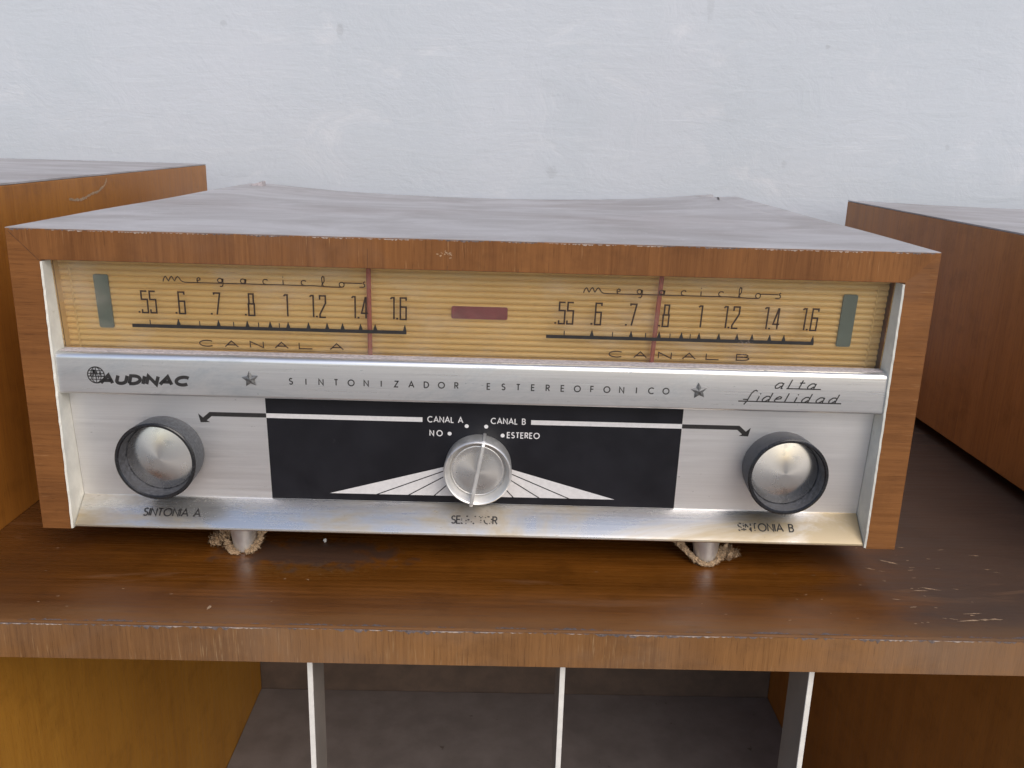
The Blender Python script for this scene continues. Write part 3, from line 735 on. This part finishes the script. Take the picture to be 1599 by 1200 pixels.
bm = bmesh.new(); poly(bm, [(-100, 31.3), (102, 31.3), (102, 87.0), (-100, 87.0)], on_plate(.06)); ink('black_field', bm, 'black_field', plate)
AX, AZ = 2.6, 55.6
bm = bmesh.new(); poly(bm, [(-70.8, 35.0), (71.8, 35.4), (AX, AZ)], on_plate(.12)); ink('ray_fan', bm, 'ink_white', plate)
bm = bmesh.new()
for x in (-48, -32, -19, 21.4, 34.8, 50.2): ribbon(bm, [(AX, AZ), (x, 34.7)], .5, on_plate(.18))
ink('ray_line', bm, 'black_field', plate)
for xa, xb in ((-100, -24.2), (28.6, 102)):
    bm = bmesh.new(); poly(bm, [(xa, 74.8), (xb, 74.8), (xb, 77.2), (xa, 77.2)], on_plate(.12)); ink('white_line', bm, 'ink_white', plate)
for s, x0, x1 in ((-1, -100, -127), (1, 102, 129.5)):
    bm = bmesh.new()
    ribbon(bm, [(x0, 76), (x1, 76), (x1+s*3.2, 73.2)], 2.2, on_plate(.06))
    poly(bm, [(x1+s*6.0, 76.2), (x1+s*5.2, 71.6), (x1+s*.6, 71.8), (x1+s*2.8, 73.1)], on_plate(.10))
    ink('arrow', bm, 'ink', plate)
for s, x, z, sp in (('CANAL A', -21.6, 74.9, 17.0), ('CANAL B', 9.2, 74.9, 16.6), ('NO', -20.6, 67.7, 6.0), ('ESTEREO', 17.2, 67.6, 15.6)):
    bm = bmesh.new(); text(bm, s, x, z, 2.8, .50, on_plate(.12), xs=.92, span=sp); ink('lettering', bm, 'ink_white', plate)
for x, z in ((-2.7, 73.2), (6.8, 73.2), (-11.0, 69.0), (14.9, 68.7)):
    bm = bmesh.new(); poly(bm, arc(x, z, 1.0, 1.0, 0, 342, 19), on_plate(.12)); ink('dot', bm, 'ink_white', plate)

# --- polished lip under the plate
LY0, LZ0, LY1, LZ1 = .0012, .0206, plate_y(PZ0)-.0002, .0312
prof = [(LY1+.003, LZ1), (LY1, LZ1), (LY1-.0006, LZ1-.0003), (LY0, LZ0+.0006), (LY0-.0008, LZ0-.0002), (LY0-.0009, LZ0-.0010), (LY0-.0004, LZ0-.0016), (LY0+.0005, LZ0-.0018), (LY1+.004, LZ0-.0018)]
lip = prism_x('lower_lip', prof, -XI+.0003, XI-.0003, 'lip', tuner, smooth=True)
LN = Vector((0, -(LZ1-LZ0), (LY1-LY0))).normalized()
def on_lip(v):
    t = v.y; p = Vector((v.x*mm, LY0+(LY1-.0006-LY0)*t, LZ0+.0006+(LZ1-.0003-LZ0-.0006)*t)); return p+LN*.00010
llen = math.hypot(LY1-LY0, LZ1-LZ0)*1000
def lip_text(s, x, sp, h, wd, wear=None):
    bm = bmesh.new(); text(bm, s, x, .30*llen, h, wd, lambda v: on_lip(Vector((v.x, v.y/llen))), xs=.9, span=sp, wear=wear); ink('lettering', bm, 'ink', lip)
lip_text('SINTONIA A', -162.0, 28.0, 4.2, .70)
lip_text('SELECTOR', -9.4, 22.6, 4.2, .70, [.0, .10, .50, .52, .58, .50, .28, .0])
lip_text('SINTONIA B', 133.2, 27.6, 4.2, .70, [.24, .20, .32, .10, 0, 0, 0, 0, 0, 0])

# --- knobs (local Z points out of the panel)
def tuning_knob(x, z, body):
    yb = plate_y(z)+.0002; r = .0193; d = yb+.0046
    k = lathe('tuning_knob', [(0, .0004), (r*.94, .0004), (r*.95, .001), (r*.975, .006), (r, d-.0010), (r-.0001, d-.0004), (r-.0006, d), (r-.0014, d), (r-.0019, d-.0006), (.0168, d-.0078), (.0166, d-.0082), (0, d-.0082)],
              [body, 'knob_rim', 'knob_black'], tuner, 96, mats=[0, 0, 0, 0, 1, 1, 1, 1, 2, 2, 2], loc=(x, yb, z), rot=(R_(90), 0, 0))
    lathe('spun_dish', [(0, d-.0048), (.002, d-.0049), (.009, d-.0060), (.0145, d-.0072), (.0163, d-.0076), (.0163, d-.0081)], 'spun', k, 96, sharp=60)
    return k
tuning_knob(-.1500, .0560, 'knob_grey'); tuning_knob(.1518, .0563, 'knob_black')
z = .0527; yb = plate_y(z)+.0002; r = .0166; d = yb+.0010
sel = lathe('selector_knob', [(0, .0004), (r*.97, .0004), (r*.98, .0012), (r, d-.0012), (r-.0003, d-.0004), (r-.0008, d), (r-.0013, d-.0003), (.0139, d-.0056), (.0137, d-.0060), (0, d-.0060)], 'alu', tuner, 96, loc=(.0033, yb, z), rot=(R_(90), 0, 0))
lathe('spun_dish', [(0, d-.0034), (.004, d-.0037), (.0095, d-.0044), (.0118, d-.0046), (.0124, d-.0044), (.0130, d-.0048), (.0136, d-.0059)], 'spun', sel, 96, sharp=60)
bm = bmesh.new()
a = R_(90-10.0); dx, dy = math.cos(a), math.sin(a); nx, ny = -dy, dx
prof = [(-.0176, .0008), (-.0176, d-.0004), (-.0160, d+.0010), (.0148, d+.0010), (.0168, d-.0010), (.0172, .0008)]
A_ = [bm.verts.new((dx*u+nx*.00085, dy*u+ny*.00085, w_)) for u, w_ in prof]; B_ = [bm.verts.new((dx*u-nx*.00085, dy*u-ny*.00085, w_)) for u, w_ in prof]
bm.faces.new(A_); bm.faces.new(B_[::-1])
for i in range(6): bm.faces.new((A_[i], B_[i], B_[(i+1) % 6], A_[(i+1) % 6]))
bmesh.ops.recalc_face_normals(bm, faces=bm.faces[:]); bmesh.ops.bevel(bm, geom=bm.edges[:], offset=.00025, segments=1, affect='EDGES')
link('pointer_blade', from_bm(bm, 'pointer_blade'), 'alu', sel)

# --- feet
for x in (-.1172, .1214):
    for y in (.0195, DR-.04):
        lathe('foot', [(0, .0), (.0050, .0), (.0056, .0006), (.0076, .0172), (.0076, ZB-.0001 if y > .1 else .0230), (0, ZB-.0001 if y > .1 else .0230)], 'alu', tuner, 40, loc=(x, y, 0))

# ================================================================== FRAYED FELT SCRAPS trapped under the front feet
def frayed(name, chains, label, seed):
    rnd = random.Random(seed); bm = bmesh.new()
    for pts, rads in chains:
        k = 30; seg = 12; prev = None
        n_ = len(pts)-1
        for i in range(k+1):
            t = i/k*n_; a = min(int(t), n_-1); u = t-a
            p = Vector(pts[a]).lerp(Vector(pts[a+1]), u); r = rads[a]+(rads[a+1]-rads[a])*u
            tn = (Vector(pts[a+1])-Vector(pts[a])).normalized(); sd_ = tn.cross(Vector((0, 0, 1)))
            sd_ = sd_.normalized() if sd_.length > .1 else Vector((1, 0, 0)); up_ = sd_.cross(tn)
            ring = []
            for j in range(seg):
                an = 2*math.pi*j/seg; rr = r*1.35*rnd.uniform(.35, 1.3)*(1+.35*math.sin(i*1.7+seed)*math.sin(j*1.3+i*.6))
                q = p+sd_*math.cos(an)*rr+up_*math.sin(an)*rr*.8; q.z = max(q.z, .0002); ring.append(bm.verts.new(q))
            if prev:
                for j in range(seg): bm.faces.new((prev[j], prev[(j+1) % seg], ring[(j+1) % seg], ring[j]))
            else: bm.faces.new(ring[::-1])
            # loose fibres
            for _ in range(26):
                v0 = rnd.choice(ring).co; dr = Vector((rnd.uniform(-1, 1), rnd.uniform(-1, 1), rnd.uniform(-.5, 1))).normalized()*rnd.uniform(.0005, .0024)
                sdv = Vector((rnd.uniform(-1, 1), rnd.uniform(-1, 1), rnd.uniform(-1, 1))).normalized()*.00009
                e = v0+dr; e.z = max(e.z, .0003)
                bm.faces.new([bm.verts.new(v0-sdv), bm.verts.new(v0+sdv), bm.verts.new(e)])
            prev = ring
        bm.faces.new(prev)
    o = link(name, from_bm(bm, name), 'felt')
    me = o.data; ctr = Vector(chains[0][0][0]); me.transform(Matrix.Translation(-ctr)); o.location = ctr
    return tag(o, label, 'felt scrap', 'frayed felt scraps under the tuner feet')
def rl(x, y): c, s = math.cos(PSI), math.sin(PSI); return c*x-s*y, s*x+c*y
fx, fy = rl(-.1172, .0195)
frayed('felt_scrap', [([(fx-.0182, fy+.001, .0026), (fx-.0150, fy+.002, .0036), (fx-.0115, fy+.004, .0062), (fx-.007, fy+.006, .0095)], [.0014, .0030, .0030, .0026]),
                      ([(fx-.0085, fy-.003, .0062), (fx-.0070, fy-.0045, .0030), (fx-.0045, fy-.0062, .0013), (fx-.001, fy-.0070, .0008)], [.0009, .0014, .0013, .0007]),
                      ([(fx+.002, fy-.0068, .0009), (fx+.0058, fy-.0050, .0026), (fx+.0086, fy-.002, .0066), (fx+.0094, fy+.001, .0115), (fx+.0080, fy+.003, .0140)], [.0009, .0014, .0013, .0015, .0010])],
       'torn beige felt scrap curling round the foot below the left tuning knob', 3)
fx, fy = rl(.1214, .0195)
frayed('felt_scrap', [([(fx-.0195, fy+.006, .0120), (fx-.0165, fy+.004, .0112), (fx-.0120, fy+.000, .0076), (fx-.0075, fy-.004, .0038), (fx-.003, fy-.0068, .0012), (fx+.002, fy-.0070, .0010), (fx+.0055, fy-.005, .0026)], [.0018, .0022, .0014, .0012, .0011, .0010, .0012]),
                      ([(fx+.0055, fy-.0045, .0024), (fx+.0080, fy-.002, .0046), (fx+.0105, fy+.000, .0056), (fx+.0145, fy+.000, .0046), (fx+.0172, fy-.001, .0034)], [.0012, .0026, .0034, .0026, .0014])],
       'torn beige felt scrap spread wide under the foot nearer the right tuning knob', 8)
# ---- crumbs of plaster on the shelf
bm = bmesh.new(); bmesh.ops.create_icosphere(bm, subdivisions=2, radius=.0009)
for v in bm.verts: v.co *= random.uniform(.75, 1.2); v.co.z *= 1.2
cr = link('plaster_crumb', from_bm(bm, 'plaster_crumb'), 'crumb', loc=(-.0775, .030, .0009)); tag(cr, 'tiny white plaster crumb on the shelf under the black field', 'crumb')
